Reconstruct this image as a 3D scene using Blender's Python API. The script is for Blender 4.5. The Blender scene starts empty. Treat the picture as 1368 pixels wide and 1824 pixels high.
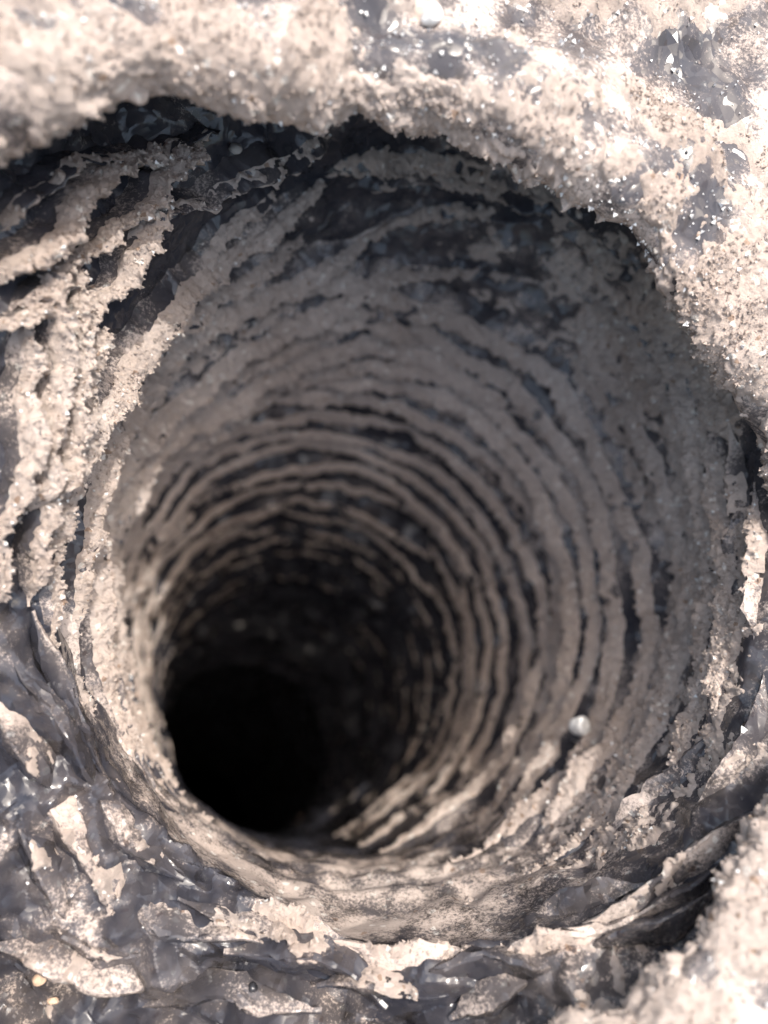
import bpy, math, random
import numpy as np

R = 0.06                                   # hole radius in metres; all layout below is in units of R
CAM_LOC = (-0.3803, -0.5451, 1.8245)
CAM_ROT = [[0.98366, -0.05681, -0.17082], [0.0, 0.9489, -0.31558], [0.18002, 0.31042, 0.9334]]          # rows: world axes in camera coordinates
CAM_LENS = 25.993
sc = bpy.context.scene
# ------------------------------------------------------------------ camera, sky, sun, exposure
cam_d = bpy.data.cameras.new('camera'); cam = bpy.data.objects.new('camera', cam_d)
sc.collection.objects.link(cam); sc.camera = cam
cam_d.sensor_fit = 'VERTICAL'; cam_d.sensor_height = 36; cam_d.sensor_width = 27; cam_d.lens = CAM_LENS
cam_d.clip_start = .002; cam_d.clip_end = 400
import mathutils
_m = mathutils.Matrix(CAM_ROT).to_4x4(); _m.translation = mathutils.Vector(CAM_LOC) * R
cam.matrix_world = _m
cam_d.dof.use_dof = True; cam_d.dof.focus_distance = 1.98 * R; cam_d.dof.aperture_fstop = 9.5

SUN_ELEV, SUN_AZ = math.radians(79), math.radians(50)    # azimuth from +X towards +Y
w = bpy.data.worlds.new('World'); sc.world = w; w.use_nodes = True
nt = w.node_tree; nt.nodes.clear()
sky = nt.nodes.new('ShaderNodeTexSky'); sky.sky_type = 'NISHITA'; sky.sun_disc = False; sky.dust_density = 8.5; sky.air_density = 2.0; sky.ozone_density = 3.0
sky.sun_elevation = SUN_ELEV; sky.sun_rotation = math.pi / 2 - SUN_AZ
bg = nt.nodes.new('ShaderNodeBackground'); bg.inputs['Strength'].default_value = .15
out = nt.nodes.new('ShaderNodeOutputWorld')
nt.links.new(sky.outputs[0], bg.inputs[0]); nt.links.new(bg.outputs[0], out.inputs[0])
sun_d = bpy.data.lights.new('sun', 'SUN'); sun_d.energy = 2.0; sun_d.angle = math.radians(.53); sun_d.color = (1, .965, .92)
sun = bpy.data.objects.new('sun', sun_d); sc.collection.objects.link(sun)
_to = mathutils.Vector((math.cos(SUN_ELEV) * math.cos(SUN_AZ), math.cos(SUN_ELEV) * math.sin(SUN_AZ), math.sin(SUN_ELEV)))
sun.rotation_euler = _to.to_track_quat('Z', 'Y').to_euler()
sun.location = _to * 1.5
sc.view_settings.view_transform = 'Standard'; sc.view_settings.look = 'None'
sc.view_settings.exposure = 1.06; sc.view_settings.gamma = 1; sc.view_settings.use_curve_mapping = False
sc.render.engine = 'CYCLES'
cy = sc.cycles
cy.use_denoising = True
try: cy.denoiser = 'OPENIMAGEDENOISE'
except Exception: pass
cy.max_bounces = 8; cy.diffuse_bounces = 6; cy.glossy_bounces = 3
cy.sample_clamp_indirect = 4; cy.blur_glossy = .5; cy.caustics_reflective = False; cy.caustics_refractive = False

# ------------------------------------------------------------------ base surface of the lined hole
RIM_C = np.array([0.11, 0.164])
RIM = [(354.41, 0.941), (334.07, 0.953), (316.62, 1.033), (303.12, 1.087), (289.5, 1.129), (275.46, 1.17), (265.71, 1.169), (255.75, 1.143), (242.76, 1.128), (227.28, 1.117), (213.84, 1.077), (201.01, 1.04), (189.86, 1.007), (177.69, 0.988), (163.48, 0.968), (145.03, 1.011), (125.86, 1.082), (104.73, 1.208), (87.25, 1.238), (69.22, 1.246), (51.96, 1.159), (33.79, 1.069), (15.65, 0.988)]
RIM_Z = [(354.41, -0.001), (334.07, -0.005), (316.62, -0.018), (303.12, -0.043), (289.5, -0.094), (275.46, -0.181), (265.71, -0.251), (255.75, -0.315), (242.76, -0.358), (227.28, -0.331), (213.84, -0.248), (201.01, -0.15), (189.86, -0.081), (177.69, -0.038), (163.48, -0.014), (145.03, -0.004), (125.86, -0.001), (104.73, -0.0), (87.25, -0.0), (69.22, -0.0), (51.96, -0.0), (33.79, -0.0), (15.65, -0.0)]


def per_table(tab, lowpass=14):
    """periodic smooth function of angle (radians) from an (angle_deg, value) table"""
    a = np.array(tab, float); a = a[np.argsort(a[:, 0])]
    g = np.arange(0, 360, 0.5)
    v = np.interp(g, a[:, 0], a[:, 1], period=360)
    F = np.fft.rfft(v); k = np.arange(len(F)); F *= np.exp(-(k / lowpass) ** 2)
    v = np.fft.irfft(F, len(g))
    def fn(th):
        return np.interp(np.degrees(th) % 360, g, v, period=360)
    return fn

rim_r = per_table(RIM); rim_z = per_table(RIM_Z)
SEC = np.array([[0.6, .11, .17, 1.06], [0, .11, .165, 1.055], [-.5, .10, .16, 1.07], [-1, .053, .094, 1.0], [-2, 0, .022, .963],
                [-3, -.059, -.063, .94], [-4.7, -.212, -.225, .915], [-7, -.537, -.691, .88], [-10, -.924, -1.255, .888],
                [-13, -1.3, -1.8, .888]])
_zs = np.linspace(-13, .6, 400)
_sec = []
for _c in (1, 2, 3):
    _v = np.interp(_zs, SEC[::-1, 0], SEC[::-1, _c])
    _k = np.hanning(25); _k /= _k.sum()
    _sec.append(np.convolve(np.pad(_v, 12, mode='edge'), _k, 'valid'))
def section(z):
    return [np.interp(z, _zs, s) for s in _sec]
def sstep(a, b, x):
    t = np.clip((x - a) / (b - a), 0, 1); return t * t * (3 - 2 * t)
# slope (degrees above horizontal) of the film outside the rim, by direction
slope_f = per_table([(0, 40), (45, 40), (90, 35), (120, 38), (150, 50), (180, 48), (202, 12), (225, -10), (265, -10), (285, 0), (305, 25), (340, 40)], 8)

def base(th, t):
    """point on the undisturbed liner: t > 0 down the hole, t < 0 outwards over the rim"""
    th = np.asarray(th, float); t = np.asarray(t, float)
    ti = np.maximum(t, 0); u = np.maximum(-t, 0)
    cx, cy, r = section(-ti)
    k = sstep(0, .7, ti)
    rr = rim_r(th)
    c, s = np.cos(th), np.sin(th)
    x = (RIM_C[0] + rr * c) * (1 - k) + (cx + r * c) * k
    y = (RIM_C[1] + rr * s) * (1 - k) + (cy + r * s) * k
    ph = np.radians(slope_f(th))
    ro = np.cos(ph) * u * u / (u + .09)
    zo = np.sin(ph) * u + (1 - np.sin(ph)) * .06 * (1 - np.exp(-u / .06))
    return np.stack([x + ro * c, y + ro * s, -ti + zo + rim_z(th) * (1 - sstep(0, 1.2, ti))], -1)

def base_normal(th, t, e=.01):
    a = base(th + e, t) - base(th - e, t); b = base(th, t + e) - base(th, t - e)
    n = np.cross(a, b); n /= np.linalg.norm(n, axis=-1, keepdims=True) + 1e-12
    return n                                 # towards the axis / upwards

FOLDS = {'upper': [([(162.0, -0.4), (158.0, -0.38), (151.0, -0.34), (146.0, -0.33), (140.0, -0.28), (133.0, -0.2), (123.0, -0.14)], 0.05, 0.04, 0.5), ([(166.5, -0.38), (160.0, -0.33), (156.0, -0.3), (152.5, -0.29), (148.5, -0.28), (144.0, -0.27), (139.5, -0.25), (132.0, -0.2)], 0.08, 0.06, 0.95), ([(167.0, -0.31), (163.0, -0.27), (159.5, -0.26), (155.0, -0.23), (148.5, -0.17), (141.5, -0.15), (137.5, -0.16), (133.0, -0.17), (128.0, -0.18)], 0.08, 0.045, 0.95), ([(170.0, -0.17), (163.5, -0.13), (156.0, -0.1), (148.5, -0.11), (142.5, -0.13), (135.5, -0.17), (129.0, -0.19)], 0.085, 0.04, 0.9), ([(151.0, -0.11), (144.0, -0.13), (137.5, -0.09), (126.5, -0.03), (117.5, -0.01), (105.0, 0.0)], 0.07, 0.05, 0.7), ([(212, -0.03), (198, -0.028), (184.0, -0.028), (177.5, -0.007), (168.5, 0.043), (163.0, 0.092), (148.0, 0.14), (139.5, 0.188), (130.0, 0.23), (122.5, 0.242), (114.5, 0.215), (108.0, 0.17), (102.5, 0.123), (96.0, 0.08)], 0.085, 0.06, 0.85), ([(232, 0.3), (218, 0.335), (202, 0.378), (185, 0.407), (168.5, 0.443), (160.5, 0.502), (152.5, 0.54), (148.0, 0.515), (146.5, 0.443), (142.5, 0.422), (133.5, 0.487), (127.5, 0.538), (120.0, 0.545), (111.0, 0.532), (102.5, 0.485), (96.5, 0.408), (90.0, 0.33), (81.5, 0.27)], 0.085, 0.09, 0.95), ([(236, 0.55), (218, 0.598), (202, 0.64), (187, 0.667), (173.0, 0.693), (162.5, 0.732), (152.5, 0.768), (145.5, 0.795), (138.0, 0.802), (130.5, 0.78), (120.5, 0.76), (113.0, 0.737), (103.0, 0.677), (97.0, 0.595), (88.0, 0.535), (73.5, 0.475), (58.5, 0.37)], 0.085, 0.09, 0.9), ([(238, 0.8), (220, 0.82), (204, 0.838), (188, 0.843), (173.5, 0.837), (162.0, 0.847), (153.0, 0.893), (142.5, 0.97), (134.0, 1.038), (126.0, 1.045), (121.0, 1.012), (111.5, 0.97), (98.5, 0.9), (86.0, 0.823), (73.5, 0.78), (59.0, 0.77)], 0.085, 0.1, 0.9), ([(159.0, -0.32), (160.0, -0.27), (162.5, -0.23), (166.0, -0.19), (169.5, -0.17), (173.0, -0.14), (178.5, -0.13), (184.0, -0.12), (189.5, -0.12)], 0.08, 0.03, 0.95), ([(155.5, -0.21), (159.5, -0.2), (163.5, -0.17), (167.0, -0.12), (172.0, -0.11), (179.5, -0.08), (187.0, -0.08), (194.0, -0.08), (199.5, -0.08)], 0.08, 0.03, 0.95), ([(199.5, -0.17), (194.0, -0.15), (187.5, -0.15), (180.5, -0.16), (174.5, -0.2), (170.5, -0.23), (166.0, -0.28)], 0.07, 0.03, 0.95), ([(135.5, 0.26), (130.0, 0.16), (126.0, 0.15), (121.0, 0.14), (114.5, 0.15)], 0.03, 0.05, 0.6), ([(115.0, 1.15), (102.5, 1.06), (90.5, 0.99), (75.0, 0.95), (60.5, 0.93), (48.5, 0.93)], 0.06, 0.08, 0.8), ([(171.0, -0.31), (168.0, -0.28), (165.0, -0.25), (160.0, -0.22), (155.0, -0.19)], 0.06, 0.035, 0.85), ([(159.0, -0.11), (165.5, -0.08), (170.0, -0.05), (176.0, -0.04), (182.5, -0.05), (189.0, -0.05)], 0.06, 0.03, 0.85)], 'lip': [([(108.0, 0.12), (96.5, 0.14), (83.5, 0.14), (73.0, 0.13), (64.0, 0.11), (56.5, 0.1), (48.5, 0.09)], 0.05, 0.06, 0.62), ([(102.0, 0.22), (90.5, 0.2), (79.0, 0.18), (67.5, 0.16), (58.5, 0.14)], 0.045, 0.055, 0.6), ([(92.5, 0.38), (83.5, 0.29), (74.0, 0.24), (64.0, 0.2), (53.5, 0.17), (41.0, 0.14)], 0.035, 0.06, 0.7)], 'tube': [([(283.0, 0.11), (288.5, 0.08), (292.0, 0.03), (296.5, -0.04)], 0.05, 0.05, 0.25), ([(285.0, -0.04), (294.5, -0.07), (298.5, -0.07), (303.0, -0.08), (307.5, -0.1), (311.5, -0.13), (315.0, -0.18)], 0.085, 0.06, 0.4), ([(290.5, -0.09), (297.0, -0.11), (301.5, -0.13), (307.0, -0.15)], 0.07, 0.045, 0.3), ([(284.0, -0.1), (293.0, -0.12), (298.0, -0.15), (303.5, -0.17)], 0.07, 0.05, 0.4), ([(273.0, -0.05), (282.5, -0.04), (287.0, -0.06), (292.0, -0.09), (299.5, -0.11)], 0.06, 0.04, 0.4), ([(298.0, 0.33), (306.0, 0.25), (310.5, 0.2), (315.5, 0.14), (323.0, 0.06)], 0.05, 0.045, 0.4), ([(319.0, 0.25), (327.5, 0.18), (334.0, 0.14), (342.0, 0.13)], 0.05, 0.045, 0.5), ([(346.0, 0.18), (357.0, 0.08), (5.5, 0.07), (17.5, 0.07)], 0.05, 0.045, 0.6), ([(331.5, -0.03), (341.0, -0.01), (351.0, -0.01), (4.0, 0.0)], 0.05, 0.045, 0.6), ([(308.5, 0.0), (315.5, -0.04), (322.5, -0.06), (330.0, -0.06)], 0.06, 0.045, 0.4), ([(256.0, -0.06), (263.0, -0.04), (270.5, -0.03), (278.5, -0.03)], 0.04, 0.04, 0.6), ([(245.0, -0.04), (250.0, -0.04), (256.0, -0.03), (261.5, -0.03)], 0.04, 0.04, 0.6)], 'crease': [([(221.5, -0.1), (225.5, -0.11), (229.5, -0.13), (233.5, -0.11), (238.5, -0.1)], 0.06, 0.05, 0.3), ([(216.0, -0.23), (221.0, -0.22), (225.5, -0.21), (229.5, -0.22), (233.0, -0.25), (237.5, -0.29)], 0.07, 0.06, 0.8), ([(218.0, -0.3), (222.0, -0.3), (226.5, -0.32), (230.0, -0.34), (233.5, -0.37)], 0.06, 0.05, 0.4), ([(232.0, -0.22), (238.5, -0.23), (242.5, -0.19), (247.0, -0.14), (252.5, -0.13)], 0.07, 0.06, 0.75), ([(226.5, -0.53), (231.5, -0.45), (235.5, -0.42), (240.5, -0.37), (244.0, -0.32)], 0.08, 0.07, 0.6), ([(240.5, -0.44), (245.0, -0.34), (248.0, -0.28), (253.0, -0.27), (258.5, -0.24)], 0.07, 0.06, 0.45), ([(246.5, -0.2), (251.0, -0.16), (255.0, -0.13), (260.5, -0.11), (265.0, -0.19)], 0.07, 0.06, 0.4), ([(265.0, -0.12), (272.0, -0.06), (277.0, -0.05), (280.0, -0.1), (287.0, -0.14)], 0.06, 0.06, 0.45), ([(271.5, -0.2), (275.0, -0.16), (278.0, -0.14), (281.5, -0.13)], 0.06, 0.05, 0.4), ([(204.0, -0.17), (209.0, -0.13), (214.5, -0.1), (220.5, -0.1), (225.5, -0.1)], 0.06, 0.05, 0.35), ([(207.5, -0.24), (214.0, -0.21), (218.0, -0.19), (221.5, -0.19)], 0.06, 0.06, 0.6), ([(200.0, -0.08), (206.0, -0.05), (214.0, -0.05), (223.0, -0.05)], 0.05, 0.045, 0.5), ([(239.0, -0.15), (245.0, -0.13), (252.0, -0.09), (259.0, -0.09)], 0.05, 0.045, 0.5), ([(257.5, -0.19), (262.0, -0.13), (267.0, -0.14), (271.5, -0.14)], 0.06, 0.05, 0.35), ([(226.5, -0.37), (230.5, -0.37), (235.5, -0.35), (240.5, -0.29)], 0.06, 0.05, 0.5)]}
WRAP_R = [(346.76, 0.93), (359.55, 0.872), (10.58, 0.804), (17.27, 0.704), (27.33, 0.597), (41.18, 0.55), (57.45, 0.517), (74.98, 0.503), (95.85, 0.489), (112.43, 0.524), (128.86, 0.598), (140.34, 0.728), (150.51, 0.854), (157.15, 0.995), (162.06, 1.034), (170.81, 1.1), (180.8, 1.191), (193.04, 1.24), (204.65, 1.339), (215.98, 1.472), (228.59, 1.636), (241.99, 1.612), (255.75, 1.487), (269.36, 1.368), (275.42, 1.254), (281.75, 1.187), (288.42, 1.14), (293.74, 1.069), (300.08, 1.034), (311.39, 1.023), (328.89, 0.99)]
WRAP_Z = [(346.76, 0.14), (359.55, 0.18), (10.58, 0.26), (17.27, 0.34), (27.33, 0.42), (41.18, 0.5), (57.45, 0.56), (74.98, 0.6), (95.85, 0.64), (112.43, 0.66), (128.86, 0.68), (140.34, 0.68), (150.51, 0.68), (157.15, 0.66), (162.06, 0.64), (170.81, 0.6), (180.8, 0.52), (193.04, 0.42), (204.65, 0.25), (215.98, 0.1), (228.59, 0.0), (241.99, -0.05), (255.75, -0.05), (269.36, 0.0), (275.42, 0.1), (281.75, 0.2), (288.42, 0.27), (293.74, 0.3), (300.08, 0.32), (311.39, 0.28), (328.89, 0.18)]
BARE = [(-0.012, 0.932, 0.291, 0.098, 1.1), (0.117, 0.893, 0.125, 0.074, 1), (-0.216, 1.004, 0.105, 0.075, 1), (-0.693, 0.886, 0.09, 0.037, 0.8), (-0.406, 0.864, 0.031, 0.056, 0.9), (-0.864, 0.788, 0.084, 0.029, 0.6), (0.339, 1.095, 0.345, 0.091, 1.1), (0.707, 1.178, 0.256, 0.154, 1.1), (0.577, 0.816, 0.183, 0.125, 0.85), (0.689, 0.705, 0.153, 0.161, 0.95), (0.356, 0.841, 0.101, 0.053, 0.8), (0.632, 0.3, 0.068, 0.123, 1), (0.099, 0.784, 0.094, 0.066, 0.7), (-0.482, 0.959, 0.072, 0.038, 0.6), (0.411, 0.496, 0.062, 0.044, 0.9), (0.753, 0.951, 0.113, 0.126, 1), (0.187, 0.738, 0.061, 0.038, 0.6), (-0.575, 0.812, 0.034, 0.027, 0.4), (0.528, 0.572, 0.071, 0.061, 0.6), (0.522, -0.944, 0.075, 0.069, 1), (0.326, -1.022, 0.07, 0.024, 0.6), (0.674, -0.981, 0.038, 0.03, 0.5)]
PEBBLE_LINER = [(324.0, 0.82, 0.036), (123.0, -0.1, 0.016), (232.5, -0.52, 0.015), (234.5, -0.52, 0.013), (251.0, -0.24, 0.017)]  # the entry under the top lip stands for a blurred glint
PEBBLE_WRAP = [(-0.058, 1.032, 0.034)]
# ------------------------------------------------------------------ helpers
rng = np.random.default_rng(11)
def _hash(ix, iy, iz, seed):
    h = (ix.astype(np.uint32) * np.uint32(73856093)) ^ (iy.astype(np.uint32) * np.uint32(19349663)) ^ (iz.astype(np.uint32) * np.uint32(83492791)) ^ np.uint32((seed * 2654435761) & 0xffffffff)
    h ^= h >> np.uint32(15); h *= np.uint32(0x2c1b3c6d); h ^= h >> np.uint32(12); h *= np.uint32(0x297a2d39); h ^= h >> np.uint32(15)
    return h
_a = np.random.default_rng(5).normal(size=(256, 3)); _GR = (_a / np.linalg.norm(_a, axis=1, keepdims=True)).astype(np.float32)
def perlin(P, freq, seed=0):
    """gradient noise, about -0.7..0.7"""
    shp = P.shape[:-1]
    p = (np.asarray(P).reshape(-1, 3) * freq).astype(np.float32)
    i = np.floor(p).astype(np.int32); f = p - i
    u = f * f * f * (f * (f * 6 - 15) + 10)
    acc = np.zeros(len(p), np.float32)
    for dx in (0, 1):
        wx = u[:, 0] if dx else 1 - u[:, 0]
        for dy in (0, 1):
            wy = wx * (u[:, 1] if dy else 1 - u[:, 1])
            for dz in (0, 1):
                wz = wy * (u[:, 2] if dz else 1 - u[:, 2])
                g = _GR[_hash(i[:, 0] + dx, i[:, 1] + dy, i[:, 2] + dz, seed) & np.uint32(255)]
                acc += wz * (g[:, 0] * (f[:, 0] - dx) + g[:, 1] * (f[:, 1] - dy) + g[:, 2] * (f[:, 2] - dz))
    return acc.reshape(shp) * 1.5
def fbm(P, freq, octs, seed=0, gain=.5):
    s = 0; a = 1.
    for o in range(octs):
        s = s + a * perlin(P, freq * 2.03 ** o, seed + 17 * o); a *= gain
    return s
def billow(P, freq, octs, seed=0, gain=.55):
    """rounded clumps with sharp creases between, about 0..1"""
    s = 0; a = 1.
    for o in range(octs):
        s = s + a * np.abs(perlin(P, freq * 2.03 ** o, seed + 17 * o)); a *= gain
    return s
def facets(a, b, na, seed):
    """piecewise flat crumple: random heights on a triangle lattice; a wraps after na cells"""
    i = np.floor(a + b * .0); fa = a - i; j = np.floor(b); fb = b - j
    def hv(ii, jj): return _hash((ii.astype(np.int64) % na).astype(np.int32), jj.astype(np.int32), (jj * 0).astype(np.int32), seed).astype(np.float64) / 2 ** 32
    h00, h10, h01, h11 = hv(i, j), hv(i + 1, j), hv(i, j + 1), hv(i + 1, j + 1)
    flip = hv(i + 7, j + 31) > .5
    lowA = fa + fb < 1
    A = np.where(lowA, h00 + fa * (h10 - h00) + fb * (h01 - h00), h11 + (1 - fa) * (h01 - h11) + (1 - fb) * (h10 - h11))
    lowB = fa > fb
    B = np.where(lowB, h00 + fa * (h10 - h00) + fb * (h11 - h10), h00 + fb * (h01 - h00) + fa * (h11 - h01))
    return np.where(flip, A, B) - .5

def quads(nu, nv, wrap):
    """index quads of a (nu, nv) vertex grid; wrap closes the first axis"""
    iu = np.arange(nu if wrap else nu - 1); iv = np.arange(nv - 1)
    a, b = np.meshgrid(iu, iv, indexing='ij'); a2 = (a + 1) % nu
    return np.stack([a * nv + b, a2 * nv + b, a2 * nv + b + 1, a * nv + b + 1], -1).reshape(-1, 4)
def make_mesh(name, V, F, mat, parent=None, attrs=None, smooth=True, crease=None):
    V = np.asarray(V, np.float32).reshape(-1, 3); F = np.asarray(F, np.int32)
    used = np.zeros(len(V), bool); used[F.ravel()] = True
    if not used.all():
        m = np.cumsum(used) - 1; F = m[F].astype(np.int32); V = V[used]
        if attrs: attrs = {k: np.asarray(a).reshape(-1)[used] for k, a in attrs.items()}
    k = F.shape[1]
    me = bpy.data.meshes.new(name)
    me.vertices.add(len(V)); me.vertices.foreach_set('co', (V * R).ravel())
    me.loops.add(F.size); me.loops.foreach_set('vertex_index', F.ravel())
    me.polygons.add(len(F)); me.polygons.foreach_set('loop_start', np.arange(0, F.size, k, dtype=np.int32))
    me.polygons.foreach_set('use_smooth', np.full(len(F), smooth))
    for kk, a in (attrs or {}).items():
        at = me.attributes.new(kk, 'FLOAT', 'POINT'); at.data.foreach_set('value', np.asarray(a, np.float32).ravel())
    me.update(); me.validate()
    if crease: me.set_sharp_from_angle(angle=math.radians(crease))
    if mat: me.materials.append(mat)
    o = bpy.data.objects.new(name, me); sc.collection.objects.link(o)
    if parent is not None: o.parent = parent
    return o
def tag(o, label=None, cat=None, group=None, kind=None):
    for k, v in (('label', label), ('category', cat), ('group', group), ('kind', kind)):
        if v: o[k] = v
    return o

# ------------------------------------------------------------------ materials
def new_mat(name):
    m = bpy.data.materials.new(name); m.use_nodes = True
    nt = m.node_tree; nt.nodes.clear()
    N = lambda t, **kw: _node(nt, t, kw)
    return m, nt, N
def _node(nt, t, kw):
    n = nt.nodes.new(t)
    for k, v in kw.items():
        if k.startswith('i_'): n.inputs[k[2:].replace('_', ' ')].default_value = v
        else: setattr(n, k, v)
    return n
def dust_color(nt, N, co):
    L = nt.links.new
    n1 = N('ShaderNodeTexNoise', i_Scale=2.2, i_Detail=5.0); L(co, n1.inputs['Vector'])
    r1 = N('ShaderNodeValToRGB'); L(n1.outputs['Fac'], r1.inputs[0])
    e = r1.color_ramp.elements
    e[0].position = .32; e[0].color = (.48, .392, .34, 1); e[1].position = .68; e[1].color = (.62, .53, .475, 1)
    n2 = N('ShaderNodeTexNoise', i_Scale=60.0, i_Detail=4.0, i_Roughness=.7); L(co, n2.inputs['Vector'])
    r2 = N('ShaderNodeMapRange'); r2.inputs[1].default_value = .3; r2.inputs[2].default_value = .7; r2.inputs[3].default_value = .82; r2.inputs[4].default_value = 1.1
    L(n2.outputs['Fac'], r2.inputs[0])
    mx = N('ShaderNodeMix', data_type='RGBA', blend_type='MULTIPLY'); mx.inputs['Factor'].default_value = 1
    L(r1.outputs[0], mx.inputs[6]); L(r2.outputs[0], mx.inputs[7])
    # scattered pale and dark mineral specks
    v = N('ShaderNodeTexVoronoi', i_Scale=70.0); L(co, v.inputs['Vector'])
    sp = N('ShaderNodeSeparateColor'); L(v.outputs['Color'], sp.inputs[0])
    g = N('ShaderNodeMath', operation='GREATER_THAN'); g.inputs[1].default_value = .975; L(sp.outputs[0], g.inputs[0])
    m2 = N('ShaderNodeMix', data_type='RGBA'); L(g.outputs[0], m2.inputs['Factor']); L(mx.outputs[2], m2.inputs[6]); m2.inputs[7].default_value = (.74, .68, .62, 1)
    g2 = N('ShaderNodeMath', operation='GREATER_THAN'); g2.inputs[1].default_value = .992; L(sp.outputs[1], g2.inputs[0])
    m3 = N('ShaderNodeMix', data_type='RGBA'); L(g2.outputs[0], m3.inputs['Factor']); L(m2.outputs[2], m3.inputs[6]); m3.inputs[7].default_value = (.36, .26, .2, 1)
    return m3.outputs[2]
def coords(nt, N, k=1 / R):
    tc = N('ShaderNodeTexCoord'); mp = N('ShaderNodeMapping'); mp.inputs['Scale'].default_value = (k, k, k)
    nt.links.new(tc.outputs['Object'], mp.inputs[0]); return mp.outputs[0]
def dust_material():
    m, nt, N = new_mat('caked_dust'); L = nt.links.new
    co = coords(nt, N); col = dust_color(nt, N, co)
    b = N('ShaderNodeBsdfPrincipled'); b.inputs['Roughness'].default_value = .95; b.inputs['Specular IOR Level'].default_value = .15
    L(col, b.inputs['Base Color'])
    n = N('ShaderNodeTexNoise', i_Scale=150.0, i_Detail=5.0, i_Roughness=.75); L(co, n.inputs['Vector'])
    bp = N('ShaderNodeBump', i_Strength=.9, i_Distance=.0006); L(n.outputs['Fac'], bp.inputs['Height']); L(bp.outputs[0], b.inputs['Normal'])
    o = N('ShaderNodeOutputMaterial'); L(b.outputs[0], o.inputs[0]); return m
def film_material():
    m, nt, N = new_mat('black_plastic_film'); L = nt.links.new
    co = coords(nt, N)
    f = N('ShaderNodeBsdfPrincipled'); f.inputs['Base Color'].default_value = (.022, .024, .034, 1); f.inputs['Roughness'].default_value = .3
    f.inputs['Specular IOR Level'].default_value = .5
    n0 = N('ShaderNodeTexNoise', i_Scale=14.0, i_Detail=4.0); L(co, n0.inputs['Vector'])
    bp = N('ShaderNodeBump', i_Strength=.08, i_Distance=.0005); L(n0.outputs['Fac'], bp.inputs['Height']); geo = N('ShaderNodeNewGeometry')
    acc = geo.outputs['Normal']
    for sc_, amp in ((10.0, .6), (26.0, .45)):
        wn = N('ShaderNodeTexNoise', i_Scale=sc_ * .5, i_Detail=1.0); L(co, wn.inputs['Vector'])
        ad = N('ShaderNodeVectorMath', operation='MULTIPLY_ADD'); L(wn.outputs['Color'], ad.inputs[0]); ad.inputs[1].default_value = (.16, .16, .16); L(co, ad.inputs[2])
        vo = N('ShaderNodeTexVoronoi', i_Scale=sc_); L(ad.outputs[0], vo.inputs['Vector'])
        sb = N('ShaderNodeVectorMath', operation='SUBTRACT'); L(vo.outputs['Color'], sb.inputs[0]); sb.inputs[1].default_value = (.5, .5, .5)
        ma = N('ShaderNodeVectorMath', operation='MULTIPLY_ADD'); L(sb.outputs[0], ma.inputs[0]); ma.inputs[1].default_value = (amp, amp, amp); L(acc, ma.inputs[2])
        acc = ma.outputs[0]
    nz = N('ShaderNodeVectorMath', operation='NORMALIZE'); L(acc, nz.inputs[0]); L(nz.outputs[0], bp.inputs['Normal'])
    L(bp.outputs[0], f.inputs['Normal'])
    rr = N('ShaderNodeMapRange'); rr.inputs[3].default_value = .12; rr.inputs[4].default_value = .38; L(n0.outputs['Fac'], rr.inputs[0]); L(rr.outputs[0], f.inputs['Roughness'])
    d = N('ShaderNodeBsdfPrincipled'); d.inputs['Roughness'].default_value = 1; d.inputs['Specular IOR Level'].default_value = .1
    L(dust_color(nt, N, co), d.inputs['Base Color'])
    # powder: a thin veil plus speckles, both following the 'powder' attribute
    at = N('ShaderNodeAttribute', attribute_name='powder')
    n1 = N('ShaderNodeTexNoise', i_Scale=95.0, i_Detail=6.0, i_Roughness=.8); L(co, n1.inputs['Vector'])
    n2 = N('ShaderNodeTexNoise', i_Scale=9.0, i_Detail=3.0); L(co, n2.inputs['Vector'])
    mm = N('ShaderNodeMath', operation='MULTIPLY_ADD'); L(n2.outputs['Fac'], mm.inputs[0]); mm.inputs[1].default_value = .5; L(n1.outputs['Fac'], mm.inputs[2])   # ~0.75
    th = N('ShaderNodeMath', operation='MULTIPLY_ADD'); L(at.outputs['Fac'], th.inputs[0]); th.inputs[1].default_value = .55; L(mm.outputs[0], th.inputs[2])
    mr = N('ShaderNodeMapRange', interpolation_type='SMOOTHSTEP'); L(th.outputs[0], mr.inputs[0]); mr.inputs[1].default_value = .88; mr.inputs[2].default_value = 1.18; mr.inputs[3].default_value = 0; mr.inputs[4].default_value = .92
    ve = N('ShaderNodeMath', operation='MULTIPLY'); L(at.outputs['Fac'], ve.inputs[0]); ve.inputs[1].default_value = .28
    ve2 = N('ShaderNodeMath', operation='ADD'); L(ve.outputs[0], ve2.inputs[0]); ve2.inputs[1].default_value = .02
    fx = N('ShaderNodeMath', operation='MAXIMUM'); L(mr.outputs[0], fx.inputs[0]); L(ve2.outputs[0], fx.inputs[1])
    mix = N('ShaderNodeMixShader'); L(fx.outputs[0], mix.inputs[0]); L(f.outputs[0], mix.inputs[1]); L(d.outputs[0], mix.inputs[2])
    o = N('ShaderNodeOutputMaterial'); L(mix.outputs[0], o.inputs[0]); return m
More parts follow.
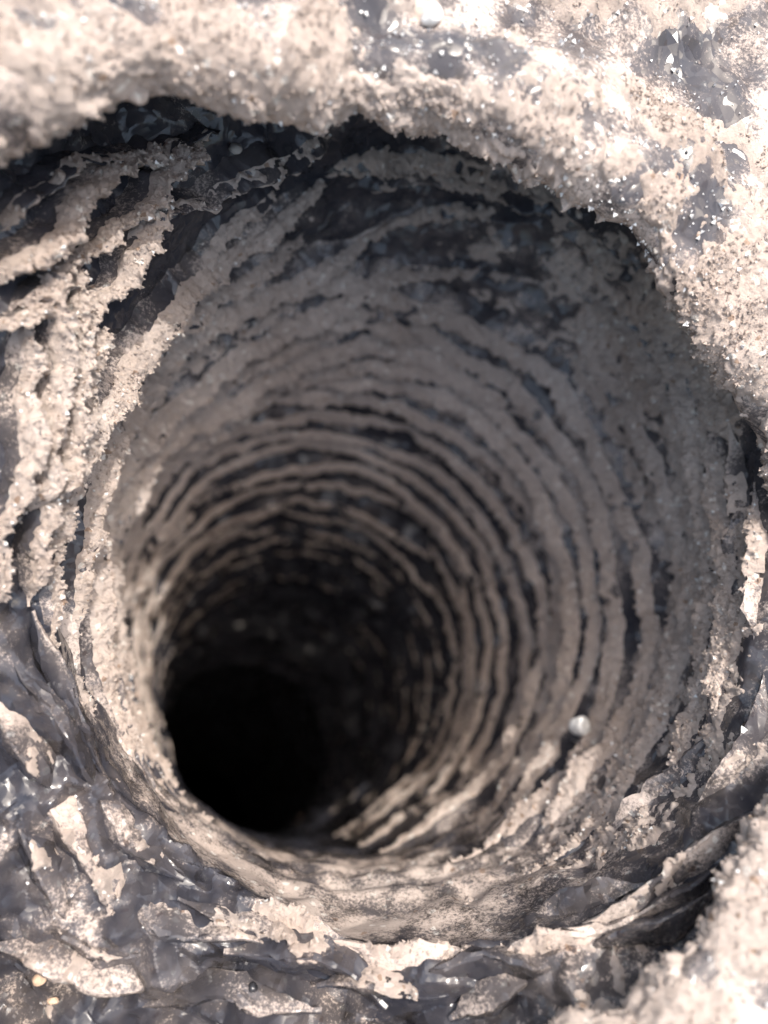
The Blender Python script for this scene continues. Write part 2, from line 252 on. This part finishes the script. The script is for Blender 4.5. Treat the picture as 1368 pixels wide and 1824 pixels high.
def stone_material(name, col, rough=.5, spec=.5):
    m, nt, N = new_mat(name); L = nt.links.new
    co = coords(nt, N)
    n = N('ShaderNodeTexNoise', i_Scale=40.0, i_Detail=5.0); L(co, n.inputs['Vector'])
    r = N('ShaderNodeValToRGB'); L(n.outputs['Fac'], r.inputs[0]); e = r.color_ramp.elements
    e[0].position = .3; e[0].color = tuple(c * .7 for c in col) + (1,); e[1].position = .7; e[1].color = tuple(min(1, c * 1.1) for c in col) + (1,)
    b = N('ShaderNodeBsdfPrincipled'); b.inputs['Roughness'].default_value = rough; b.inputs['Specular IOR Level'].default_value = spec
    L(r.outputs[0], b.inputs['Base Color'])
    bp = N('ShaderNodeBump', i_Strength=.5, i_Distance=.0004); L(n.outputs['Fac'], bp.inputs['Height']); L(bp.outputs[0], b.inputs['Normal'])
    o = N('ShaderNodeOutputMaterial'); L(b.outputs[0], o.inputs[0]); return m
M_DUST = dust_material(); M_FILM = film_material()
M_WHITE = stone_material('white_quartz', (.82, .8, .77), .35, .6); M_TAN = stone_material('tan_stone', (.62, .45, .33), .7, .3)
M_GLINT = stone_material('clear_quartz', (.8, .79, .78), .22, .7); M_GREY = stone_material('glint_grey', (.33, .31, .29), .5, .4); M_BLACK = stone_material('black_grit', (.03, .03, .035), .25, .6)  # the grey colours a blurred glint that is built as a stone

# ------------------------------------------------------------------ relief of the liner film and of its dust
collar_crumple = per_table([(0, .2), (60, .3), (120, .35), (160, .45), (195, .7), (215, 1), (265, 1), (285, .75), (300, .35), (330, .2)], 10)
def film_relief(th, t, B):
    h = .018 * fbm(B, 2.3, 3, 3)
    # rings pressed into the sleeve, drifting round the hole
    drift = .10 * np.sin(th - 2.2) + .08 * np.sin(2 * th + .7) + .10 * perlin(B, 1.3, 9)
    ph = (t + drift) / .21
    h = h + .012 * np.sin(2 * np.pi * ph) * sstep(.1, .6, t) * (.4 + .6 * sstep(-.3, .3, perlin(B, 2., 77)))
    # crumpled flat facets on the folded-over collar
    k = sstep(.05, -.08, t) * collar_crumple(th)
    def crum(n, cell, seed):      # warped by another flat-faceted field, so every crease stays straight
        a = th / (2 * np.pi) * n; b = t / cell
        wx = facets(a * .5, b * .5, n // 2, seed + 1); wy = facets(a * .5, b * .5, n // 2, seed + 2)
        return facets(a + 1.3 * wx, b + 1.3 * wy, n, seed)
    wa2 = th / (2 * np.pi) * 90 + .4 * perlin(B, 5, 23); wb2 = t / .085 + .7 * perlin(B, 5., 24)
    h = h + k * (.16 * crum(48, .13, 5) + .075 * crum(110, .06, 15) + .02 * crum(240, .03, 25) + .04 * fbm(B, 2.5, 2, 31))
    ki = sstep(-.1, .1, t) * sstep(2.5, .5, t)
    h = h + ki * .03 * facets(wa2, wb2 * .7, 90, 9)
    return h
def dust_cover(th, t, B):
    """where dust cakes on the sleeve: roughly -1 bare .. 1 thick"""
    deg = np.degrees(th) % 360
    def near(c, wd): d = np.abs((deg - c + 180) % 360 - 180); return np.exp(-(d / wd) ** 2)
    up = -.28 + .45 * fbm(B, 3.2, 3, 41) + .26 * perlin(B, 9, 43) + .45 * perlin(B, 26, 44)
    inner = sstep(-.05, .1, t)
    c = up * 1.
    c = c + inner * (.34 * near(0, 50) + .2 * near(320, 40) + .5 * near(42, 30))            # right and upper wall heavily caked
    c = c - inner * .3 * near(252, 36) * sstep(1.6, .6, t)                                                       # lower wall evenly powdered
    c = c + (1 - inner) * (-.34 * near(242, 52) - .5 * near(170, 46)) - .45 * near(88, 36) * sstep(.35, .12, t)  # less dust in the left gaps and under the top lip deepens their shade
    c = c - inner * .9 * sstep(.6, 3., t) + (1 - inner) * .12  # dust thins with depth, which also paints in the failing light
    return c
def dust_thick(th, t, B, cov):
    g = billow(B, 21, 3, 51)
    fine = billow(B, 66, 2, 61)
    base_t = .018 * sstep(-.15, .5, cov) - .009
    return base_t + sstep(-.2, .2, cov) * (.016 * g - .003) + (.014 * fine - .004) * sstep(-.25, .1, cov)

liner = bpy.data.objects.new('hole_liner', None); sc.collection.objects.link(liner)
tag(liner, 'black plastic sleeve lining the round hole, its rings and folds powdered with tan dust', 'hole liner')
liner.empty_display_size = .01

# rows run from the folded-over collar down into the hole, finer where the photo looks closer
def rows(k):
    a = np.concatenate([np.linspace(-1.25, -.6, int(50 * k)), np.linspace(-.6, .0, int(150 * k))[1:], np.linspace(0, 1.2, int(240 * k))[1:],
                        np.linspace(1.2, 3.2, int(150 * k))[1:], np.linspace(3.2, 12, int(70 * k))[1:]])
    return a
def film_grid(nth, tv):
    th, t = np.meshgrid(np.linspace(0, 2 * np.pi, nth, endpoint=False), tv, indexing='ij')
    B = base(th, t); N = base_normal(th, t); h = film_relief(th, t, B)
    return th, t, B, N, h
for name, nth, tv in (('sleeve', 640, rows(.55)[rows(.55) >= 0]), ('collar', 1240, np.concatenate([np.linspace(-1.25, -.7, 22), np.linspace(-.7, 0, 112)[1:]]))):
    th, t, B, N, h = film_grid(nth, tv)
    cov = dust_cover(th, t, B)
    powder = np.clip(.2 - .3 * sstep(1.2, 3.5, t) + .5 * cov + .16 * sstep(-.2, .6, N[..., 2]) + (.66 + .3 * perlin(B, 6, 89)) * np.exp(-((np.degrees(th) - 255) / 38) ** 2) * sstep(-.04, .08, t) * sstep(2., .8, t) + (.06 + .3 * perlin(B, 5, 88)) * np.exp(-((np.degrees(th) - 240) / 50) ** 2) * sstep(.02, -.06, t), 0, 1)  # powder drops with depth, helping to darken the deep wall
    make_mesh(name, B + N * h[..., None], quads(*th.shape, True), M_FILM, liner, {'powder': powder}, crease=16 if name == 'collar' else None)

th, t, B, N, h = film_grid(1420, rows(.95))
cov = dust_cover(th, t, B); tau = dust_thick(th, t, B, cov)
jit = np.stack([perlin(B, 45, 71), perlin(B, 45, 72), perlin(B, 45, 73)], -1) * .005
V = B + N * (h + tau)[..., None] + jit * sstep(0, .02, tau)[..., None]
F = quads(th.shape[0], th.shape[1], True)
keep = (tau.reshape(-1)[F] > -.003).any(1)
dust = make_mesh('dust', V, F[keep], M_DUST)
tag(dust, 'tan powdery dust caked on the black plastic wall and collar of the hole', 'dust', kind='stuff')
_sel = np.flatnonzero((tau.reshape(-1) > .012) & (t.reshape(-1) < 2.2)); GR_P = [V.reshape(-1, 3)[_sel]]; GR_N = [N.reshape(-1, 3)[_sel]]

# ------------------------------------------------------------------ folds of the film: each a closed hanging pleat with its own crust of dust
def resample(cp, step):
    cp = np.array(cp, float); cp[:, 0] = np.unwrap(np.radians(cp[:, 0]))
    P = base(cp[:, 0], cp[:, 1]); s = np.r_[0, np.cumsum(np.linalg.norm(np.diff(P, axis=0), axis=1))]
    n = max(12, int(s[-1] / step)); q = np.linspace(0, s[-1], n)
    # smooth interpolation: linear then blurred
    a = np.interp(q, s, cp[:, 0]); b = np.interp(q, s, cp[:, 1])
    kw = max(3, int(.10 / step) | 1); ker = np.hanning(kw + 2); ker /= ker.sum(); pad = len(ker) // 2
    def sm(v):
        e = np.concatenate([2 * v[0] - v[pad:0:-1], v, 2 * v[-1] - v[-2:-pad - 2:-1]]) if n > pad + 2 else np.pad(v, pad, mode='edge')
        return np.convolve(e, ker, 'valid')[:n]
    return sm(a), sm(b), q / s[-1], s[-1]
def frame(a, b, closed=False):
    P = base(a, b); N = base_normal(a, b)
    T = np.gradient(P, axis=0); T /= np.linalg.norm(T, axis=1, keepdims=True) + 1e-9
    D = np.cross(T, N); D /= np.linalg.norm(D, axis=1, keepdims=True) + 1e-9
    dn = base(a, b + .01) - base(a, b - .01)
    D *= np.sign(np.sum(D * dn, 1, keepdims=True) + 1e-9)
    return P, N, D
fold_id = 0
def fold(cp, prot, wid, dusty, style='ledge', step=.0048, taper=.12, label=None, grow=1.0, reach=1.0, flip=False, veil=0.):
    smooth_ = .35 if style == 'tube' else 1.
    global fold_id
    fold_id += 1; sd = fold_id * 13
    # --- film
    def sect(step, cs_b, cs_n, extra):
        a, b, q, L = resample(cp, step)
        P, N, D = frame(a, b)
        if flip: D = -D
        tp = taper if style == 'ledge' else .38
        k = sstep(0, tp, q) * sstep(1, 1 - tp, q)
        k = np.maximum(k, .04)
        wob = 1 + (.45 * perlin(P, 3.1, sd) + .2 * perlin(P, 9, sd + 1)) * (1 if style == 'ledge' else .4)
        pr = prot * (grow if style == 'ledge' else .85) * k * wob; wd = wid * (.12 + .88 * k) * (1 + .3 * perlin(P, 2.3, sd + 2))
        sh = (.03 * perlin(P, 3.7, sd + 3) + .018 * perlin(P, 13, sd + 4) + .01 * perlin(P, 31, sd + 24)) * smooth_
        bb = cs_b[None] * wd[:, None] + sh[:, None]; nn = cs_n[None] * pr[:, None]
        lift = film_relief(a, b, P)
        nn = nn + lift[:, None] * (.6 if style == 'ledge' else .1)
        return P, N, D, bb, nn, pr, wd, q, L, k
    if style == 'ledge':
        cb = np.array([-1.15, -.95, -.7, -.45, -.22, -.05, .04, .07, .03, -.06, -.16, -.3])
        cn = np.array([-.3, .02, .27, .52, .76, .95, 1., .92, .76, .5, .15, -.5])
    else:   # creased pleat
        cb = np.array([-.85, -.62, -.42, -.24, -.1, .0, .06, .14, .26, .4, .55, .7])
        cn = np.array([-.35, .12, .45, .74, .94, 1.02, .98, .82, .55, .25, -.05, -.4])
    P, N, D, bb, nn, pr, wd, q, L, k = sect(max(step * 2.2, .012) if style == 'ledge' else .022, cb, cn, 0)
    V = P[:, None] + D[:, None] * bb[..., None] + N[:, None] * nn[..., None]
    V = V + N[:, None] * (.012 * perlin(V, 11, sd + 5) * k[:, None])[..., None]
    if style == 'tube': V = V + (np.random.default_rng(sd).normal(size=V.shape) * .003 + N[:, None] * (.03 * perlin(V, 9, sd + 21))[..., None]) * k[:, None, None]
    pw = np.clip((.2 if style == 'tube' else -.14 + veil) + .55 * dusty - .5 * sstep(.55, 1., np.linspace(0, 1, len(cb)))[None] + .5 * perlin(V, 6, sd + 6), 0, 1)
    fo = make_mesh('fold', V, quads(V.shape[0], V.shape[1], False), M_FILM, liner, {'powder': pw}, crease=20 if style == 'tube' else None)
    if label: fo['label'] = label
    # --- dust crust on the upper face, ragged where it hangs over the edge
    if style == 'ledge':
        db = np.array([-1.05, -.95, -.85, -.74, -.63, -.52, -.41, -.31, -.21, -.12, -.04, .03, .07, .09, .06, -.02, -.2])
        dn = np.array([-.05, .04, .14, .25, .36, .47, .58, .68, .78, .87, .95, 1.0, 1.0, .93, .84, .76, .6])
        tk = np.array([0, .3, .6, .8, .95, 1, 1, 1, 1, 1, 1, 1, .9, .6, .2, 0, -.4])
    else:
        db = np.array([-.75, -.64, -.54, -.45, -.36, -.28, -.2, -.12, -.05, .0, .04, .07, .05, -.05])
        dn = np.array([-.1, .1, .27, .43, .56, .69, .82, .92, .99, 1.03, 1.02, .98, .92, .8])
        tk = np.array([0, .4, .7, .9, 1, 1, 1, 1, 1, .9, .8, .5, 0, -.4])
    if reach < 1: db = np.where(db < 0, db * reach, db); dn = np.where(np.arange(len(dn)) < 12, 1 - (1 - dn) * reach, dn)
    P, N, D, bb, nn, pr, wd, q, L, k = sect(step, db, dn, 0)
    V = P[:, None] + D[:, None] * bb[..., None] + N[:, None] * nn[..., None]
    V = V + N[:, None] * (.012 * perlin(V, 11, sd + 5) * k[:, None])[..., None]
    c = perlin(V, 7, sd + 7) * .45 + perlin(V, 26, sd + 17) * (.5 if flip else .38) + perlin(V, 2.3, sd + 8) * .5 + (dusty - .52) * 1.3 - .5 * (1 - k)[:, None]
    c = sstep(-.25, .3, c)
    gr = billow(V, 24, 3, sd + 9); fi = billow(V, 80, 1, sd + 10)
    tau = tk[None] * (-.006 + c * (.008 + .013 * gr + .012 * fi) * (1 + veil) * (1.7 if flip else 1.))
    # the ragged hanging fringe
    fr = sstep(-.28, .02, db)
    fr[-2:] = 0
    hang = fr[None] * c * (.004 + .022 * np.maximum(perlin(V, 22, sd + 11), -.25) + .018 * np.maximum(perlin(V, 60, sd + 12), -.2))
    nd = N[:, None] * .85 + np.array([0, 0, .5])
    V = V + nd * tau[..., None] + D[:, None] * hang[..., None] + N[:, None] * (hang * .12)[..., None]
    V = V + np.stack([perlin(V, 50, sd + 14), perlin(V, 50, sd + 15), perlin(V, 50, sd + 16)], -1) * (.007 * c)[..., None]
    F = quads(V.shape[0], V.shape[1], False)
    keep = ((tk[None] * (c - .12)).reshape(-1)[F] > -.03).any(1) & (c.reshape(-1)[F] > .05).any(1)
    if keep.sum() > 20:
        cr = make_mesh('dust_crust', V, F[keep], M_DUST, fo)
        cr['kind'] = 'stuff'
        m = (c > .5) & (tk[None] > .55)
        if m.any():
            GR_P.append(V[m]); GR_N.append(np.broadcast_to(nd, V.shape)[m])
    return fo
for i, e in enumerate(FOLDS['upper']): fold(*e, grow=1.25 if 4 < i < 9 else 1.35, reach=.5, taper=.3 if 4 < i < 9 else .12)
_mid = [(5, 6, .5, .0, .95), (6, 7, .5, .0, .9), (7, 8, .5, .0, 1.), (8, 8, 1.5, .0, .9)]
for ia, ib, f_, q0, q1 in _mid:                      # finer folds running between the long ones
    pa, pb = (resample(FOLDS['upper'][i_][0], .02) for i_ in (ia, ib))
    qq = np.linspace(q0, q1, 16)
    aa = np.interp(qq, pa[2], pa[0]); ta = np.interp(qq, pa[2], pa[1])
    o_ = np.argsort(pb[0]); tb = np.interp(aa, pb[0][o_], pb[1][o_]) if ia != ib else ta + .1
    fold(list(zip(np.degrees(aa), ta + (tb - ta) * f_)), .07, .035, .8, grow=1.2, reach=.5, taper=.2)
for e in FOLDS['lip']: fold(*e, reach=.7)
for e in FOLDS['tube']: fold(*e, style='tube')
for e, d_ in zip(FOLDS['crease'], (.25, .55, .3, .55, .5, .3, .3, .35, .3, .25, .5, .4, .4, .3, .4)): fold(*e[:3], d_ * .8, style='tube', flip=True)

# rings further down the sleeve: broken arcs that drift round the hole
rr = np.random.default_rng(23)
tcur = .60
k = 0
while tcur < 6:
    deep = min(1, max(0, tcur - .7) / 2.5)  # thins ring dust further down, putting the fading light into its cover
    start = rr.uniform(-85, -55); end_all = start + rr.uniform(275, 300)
    cut = rr.uniform(20, 150)
    for s0, s1 in ((start, cut + rr.uniform(4, 14)), (cut - rr.uniform(4, 14), end_all)):
        if tcur < 1.1: s1 = min(s1, 118 + 60 * (tcur - .6))     # the long hand-placed folds already fill the upper left
        if s1 - s0 < 25: continue
        angs = np.arange(s0, s1, 8.); ar = np.radians(angs)
        tv = tcur + rr.uniform(-.03, .03) - .10 * np.sin(ar - 1.8) + .035 * np.sin(2 * ar + k) + .018 * np.sin(5 * ar + 2.1 * k)
        fold(list(zip(angs, tv)), rr.uniform(.05, .075), rr.uniform(.09, .12), rr.uniform(.82, .95) - .16 * deep - .5 * min(1, max(0, tcur - 2.2) / 2.6),
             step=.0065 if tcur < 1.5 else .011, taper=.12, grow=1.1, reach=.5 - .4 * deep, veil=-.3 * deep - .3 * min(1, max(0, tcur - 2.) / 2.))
    tcur += (.15 + .005 * k) * rr.uniform(.85, 1.15)
    k += 1

for t0, a0, a1 in ((.10, -45, 30), (.20, -60, 55), (.31, -30, 62), (.40, -70, 20), (.50, -65, 64)):      # small pleats on the right wall
    angs = np.arange(a0, a1, 7.); ar = np.radians(angs)
    fold(list(zip(angs, t0 + .03 * np.sin(3 * ar + 9 * t0) + .04 * np.sin(ar + 1))), .04, .06, .8, grow=1., reach=.7, taper=.25)

# ------------------------------------------------------------------ outer wrap: a second thick, caked layer bulging over the hole
wr_f = per_table(WRAP_R, 20); wz_f = per_table(WRAP_Z, 12)
def wrap_base(th, u):
    """u < 0 under the lip, u > 0 outwards over the top"""
    r0 = wr_f(th); z0 = wz_f(th); lip = .045 + .06 * np.maximum(z0, 0)
    c, s = np.cos(th), np.sin(th)
    ang = np.clip(u / (lip * 1.5), -1, 1) * (np.pi / 2)          # around the rolled edge
    rr_ = r0 + .06 + .09 * np.exp(-(((np.degrees(th) - 95 + 180) % 360 - 180) / 48) ** 2) + .09 * np.exp(-(((np.degrees(th) - 138 + 180) % 360 - 180) / 32) ** 2) + lip * (1 - np.cos(ang)); zz = z0 - lip + lip * np.sin(ang)
    eo = np.maximum(u - lip * 1.5, 0); ei = np.maximum(-u - lip * 1.5, 0)
    rr_ = rr_ + eo + ei * .95
    tot = rr_
    zz = zz + eo * .0 - ei * .25 + .05 * np.sin(eo * 5 + 3 * th) * sstep(0, .4, eo)
    zz = zz * (1 - sstep(2.4, 3.4, tot)) + (.02) * sstep(2.4, 3.4, tot)
    return np.stack([RIM_C[0] + rr_ * c, RIM_C[1] + rr_ * s, zz], -1)
def wrap_normal(th, u, e=.01):
    a = wrap_base(th + e, u) - wrap_base(th - e, u); b = wrap_base(th, u + e) - wrap_base(th, u - e)
    n = np.cross(b, a); n /= np.linalg.norm(n, axis=-1, keepdims=True) + 1e-12
    return n
def wrap_relief(B):
    return .035 * fbm(B, 2.1, 3, 103) + .06 * facets(B[..., 0] / .16 + 50 + .5 * perlin(B, 3, 108), B[..., 1] / .16 + 50 + .5 * perlin(B, 3, 109), 1000, 12) + .03 * facets(B[..., 0] / .07 + 50 + .3 * perlin(B, 5, 118), B[..., 1] / .07 + 50, 1000, 13)
def wrap_bare(B):
    m = np.full(B.shape[:-1], -.55)
    for x, y, rx, ry, s in BARE:
        d = ((B[..., 0] - x) / rx) ** 2 + ((B[..., 1] - y) / ry) ** 2
        m = np.maximum(m, (1.55 * np.exp(-d * .8) - .55) * s)
    return m
def wrap_grid(nth, nu):
    us = np.concatenate([np.linspace(-.55, .35, int(nu * .62)), np.linspace(.35, 1.1, int(nu * .28))[1:], np.linspace(1.1, 2.4, int(nu * .1))[1:]])
    th, u = np.meshgrid(np.linspace(0, 2 * np.pi, nth, endpoint=False), us, indexing='ij')
    B = wrap_base(th, u); N = wrap_normal(th, u); return th, u, B, N, wrap_relief(B)
th, u, B, N, h = wrap_grid(520, 150)
bare = wrap_bare(B)
_s = np.flatnonzero((bare.reshape(-1) > -.2) & (u.reshape(-1) > -.1) & (u.reshape(-1) < 1.1)); GW_P = (B + N * h[..., None]).reshape(-1, 3)[_s]; GW_N = N.reshape(-1, 3)[_s]
wrap = make_mesh('outer_wrap', B + N * h[..., None], quads(*th.shape, True), M_FILM, None, {'powder': np.clip(.5 - .22 * bare + .4 * perlin(B, 8, 5), 0, 1)})
tag(wrap, 'thick outer layer of black plastic bulging over the top edge of the hole', 'plastic sheet')
th, u, B, N, h = wrap_grid(1000, 300)
bare = wrap_bare(B)
cov = .16 - .9 * bare - .1 + 1.1 * fbm(B, 5, 5, 111, .6)
under = sstep(-.02, -.2, u)
cov = cov - .5 * under + .55 * np.exp(-((u - .08) / .16) ** 2)
g = billow(B, 10, 4, 115); fi = billow(B, 55, 2, 117)
tau = .019 * sstep(-.15, .7, cov) - .008 + sstep(-.2, .2, cov) * (.011 * g - .002) + (.009 * fi - .002) * sstep(-.3, .1, cov)
jit = np.stack([perlin(B, 30, 121), perlin(B, 30, 122), perlin(B, 30, 123)], -1) * .006
V = B + N * (h + tau)[..., None] + jit * sstep(0, .03, tau)[..., None]
# crust hanging from the lip
lipk = np.exp(-((u + .03) / .07) ** 2)
V[..., :2] -= (np.stack([np.cos(th), np.sin(th)], -1)) * (lipk * np.maximum(.02 * perlin(B, 16, 131) + .026 * perlin(B, 48, 132), -.006))[..., None]
F = quads(*th.shape, True); keep = (tau.reshape(-1)[F] > -.003).any(1)
wd = make_mesh('dust', V, F[keep], M_DUST)
tag(wd, 'pale sunlit dust crust, blurred, lying over the outer plastic layer around the hole', 'dust', kind='stuff')
V0 = B + N * (h + np.maximum(tau, 0))[..., None]; WRAP_U = u.reshape(-1)
_s = np.flatnonzero((tau.reshape(-1) > .01) & (u.reshape(-1) > -.2) & (u.reshape(-1) < 1.)); GR_P.append(V.reshape(-1, 3)[_s]); GR_N.append(N.reshape(-1, 3)[_s])

# ------------------------------------------------------------------ loose grains of dust
def scatter(name, P, N, n, smin, smax, mat, seed, sink=.3):
    g = np.random.default_rng(seed)
    idx = g.integers(0, len(P), n)
    c = P[idx]; nn = N[idx]
    s = smin + (smax - smin) * g.random(n) ** 3
    o = np.array([[1, 1, 1], [1, -1, -1], [-1, 1, -1], [-1, -1, 1]], float) * .75
    f = np.array([[0, 1, 2], [0, 3, 1], [0, 2, 3], [1, 3, 2]])
    q = g.normal(size=(n, 4)); q /= np.linalg.norm(q, axis=1, keepdims=True); w_, x, y, z = q.T
    Rm = np.stack([1 - 2 * (y * y + z * z), 2 * (x * y - z * w_), 2 * (x * z + y * w_), 2 * (x * y + z * w_), 1 - 2 * (x * x + z * z), 2 * (y * z - x * w_), 2 * (x * z - y * w_), 2 * (y * z + x * w_), 1 - 2 * (x * x + y * y)], -1).reshape(-1, 3, 3)
    pts = o[None] * (s[:, None, None] * g.uniform(.6, 1.25, (n, 4, 1)))
    pts = np.einsum('nij,nkj->nki', Rm, pts) + (c + nn * (s * (1 - sink))[:, None])[:, None]
    F = (f[None] + (np.arange(n) * 4)[:, None, None]).reshape(-1, 3)
    return make_mesh(name, pts.reshape(-1, 3), F, mat, None, None, smooth=False)
GP = np.concatenate(GR_P); GN = np.concatenate(GR_N)
gr = scatter('dust_grain', GP, GN, 125000, .0016, .006, M_DUST, 3)
tag(gr, 'loose tan dust grains sprinkled on the caked ledges and folds', 'dust grains', kind='stuff')

gl = scatter('mineral_grain', GP, GN, 3000, .002, .0065, M_GLINT, 8, .1)  # glossy grains added so that points of light sparkle
tag(gl, 'tiny glittering mineral grains added for sparkle over the dust and film', 'mineral grains', kind='stuff')
gw = scatter('mineral_grain', GW_P, GW_N, 1100, .002, .007, M_GLINT, 18, .1)  # more grains, added for glints on the bare film
tag(gw, 'pale glittering grit added for sparkle on the bare patches of the outer plastic layer', 'mineral grains', kind='stuff')
# ------------------------------------------------------------------ single pebbles one can pick out, and a blurred glint shaped as a pebble
WRAP_TOP = V0.reshape(-1, 3)
def pebble(c, r, mat, seed, label, nrm=(0, 0, 1)):
    import bmesh
    bm = bmesh.new(); bmesh.ops.create_icosphere(bm, subdivisions=3, radius=1)
    P = np.array([v.co[:] for v in bm.verts]); F = np.array([[v.index for v in f.verts] for f in bm.faces]); bm.free()
    g = np.random.default_rng(seed); sc_ = g.uniform(.7, 1.25, 3)
    for i in range(7):                                        # worn flats
        d = g.normal(size=3); d /= np.linalg.norm(d); hgt = g.uniform(.62, .9); k = P @ d
        P = P - np.maximum(k - hgt, 0)[:, None] * d * .85
    P = P * sc_ * (1 + .10 * perlin(P + seed * 3., 1.7, 3) + .05 * perlin(P + seed * 3., 5, 4))[:, None]
    o = make_mesh('pebble', P * r, F, mat)
    o.location = mathutils.Vector(np.asarray(c) + np.asarray(nrm) * r * .55) * R
    return tag(o, label, 'pebble')
LL = ['off-white rounded pebble resting on the dusty lower right wall of the hole', 'small grey oval, a blurred glint modelled as a pebble just under the top lip',
      'orange-tan chip on the crumpled film in the bottom left corner, upper of two', 'orange-tan chip on the crumpled film in the bottom left corner, lower of two',
      'small shiny black bead of grit lying on the crumpled film at the bottom']
LM = [M_WHITE, M_GREY, M_TAN, M_TAN, M_BLACK]
for i, (a, tt_, r) in enumerate(PEBBLE_LINER):
    a = np.radians(np.array([a])); tt_ = np.array([tt_]); p = base(a, tt_); n = base_normal(a, tt_)
    pebble((p + n * (film_relief(a, tt_, p) + (.075 if i == 0 else .02))[:, None])[0], r, LM[i], 40 + i, LL[i], n[0])
LW = ['white stone lying in the dust at the top edge of the picture']
for i, (x, y, r) in enumerate(PEBBLE_WRAP):
    j = np.argmin((WRAP_TOP[:, 0] - x) ** 2 + (WRAP_TOP[:, 1] - y) ** 2 + np.where(WRAP_U < .1, 9, 0))
    pebble(WRAP_TOP[j], r, M_WHITE, 60 + i, LW[i])

# ------------------------------------------------------------------ ground round the hole
ga = np.linspace(0, 2 * np.pi, 180, endpoint=False); grad = 1.9 * (400 / 1.9) ** np.linspace(0, 1, 90)
th, r_ = np.meshgrid(ga, grad, indexing='ij')
P = np.stack([RIM_C[0] + r_ * np.cos(th), RIM_C[1] + r_ * np.sin(th), 0 * r_], -1)
P[..., 2] = -.10 + sstep(2.2, 3., r_) * (.14 + .06 * fbm(P, 1.1, 3, 141)) * (1 + .5 * sstep(5, 60, r_))
ground = make_mesh('ground', P, quads(*th.shape, True)[:, ::-1], M_DUST); tag(ground, kind='structure')
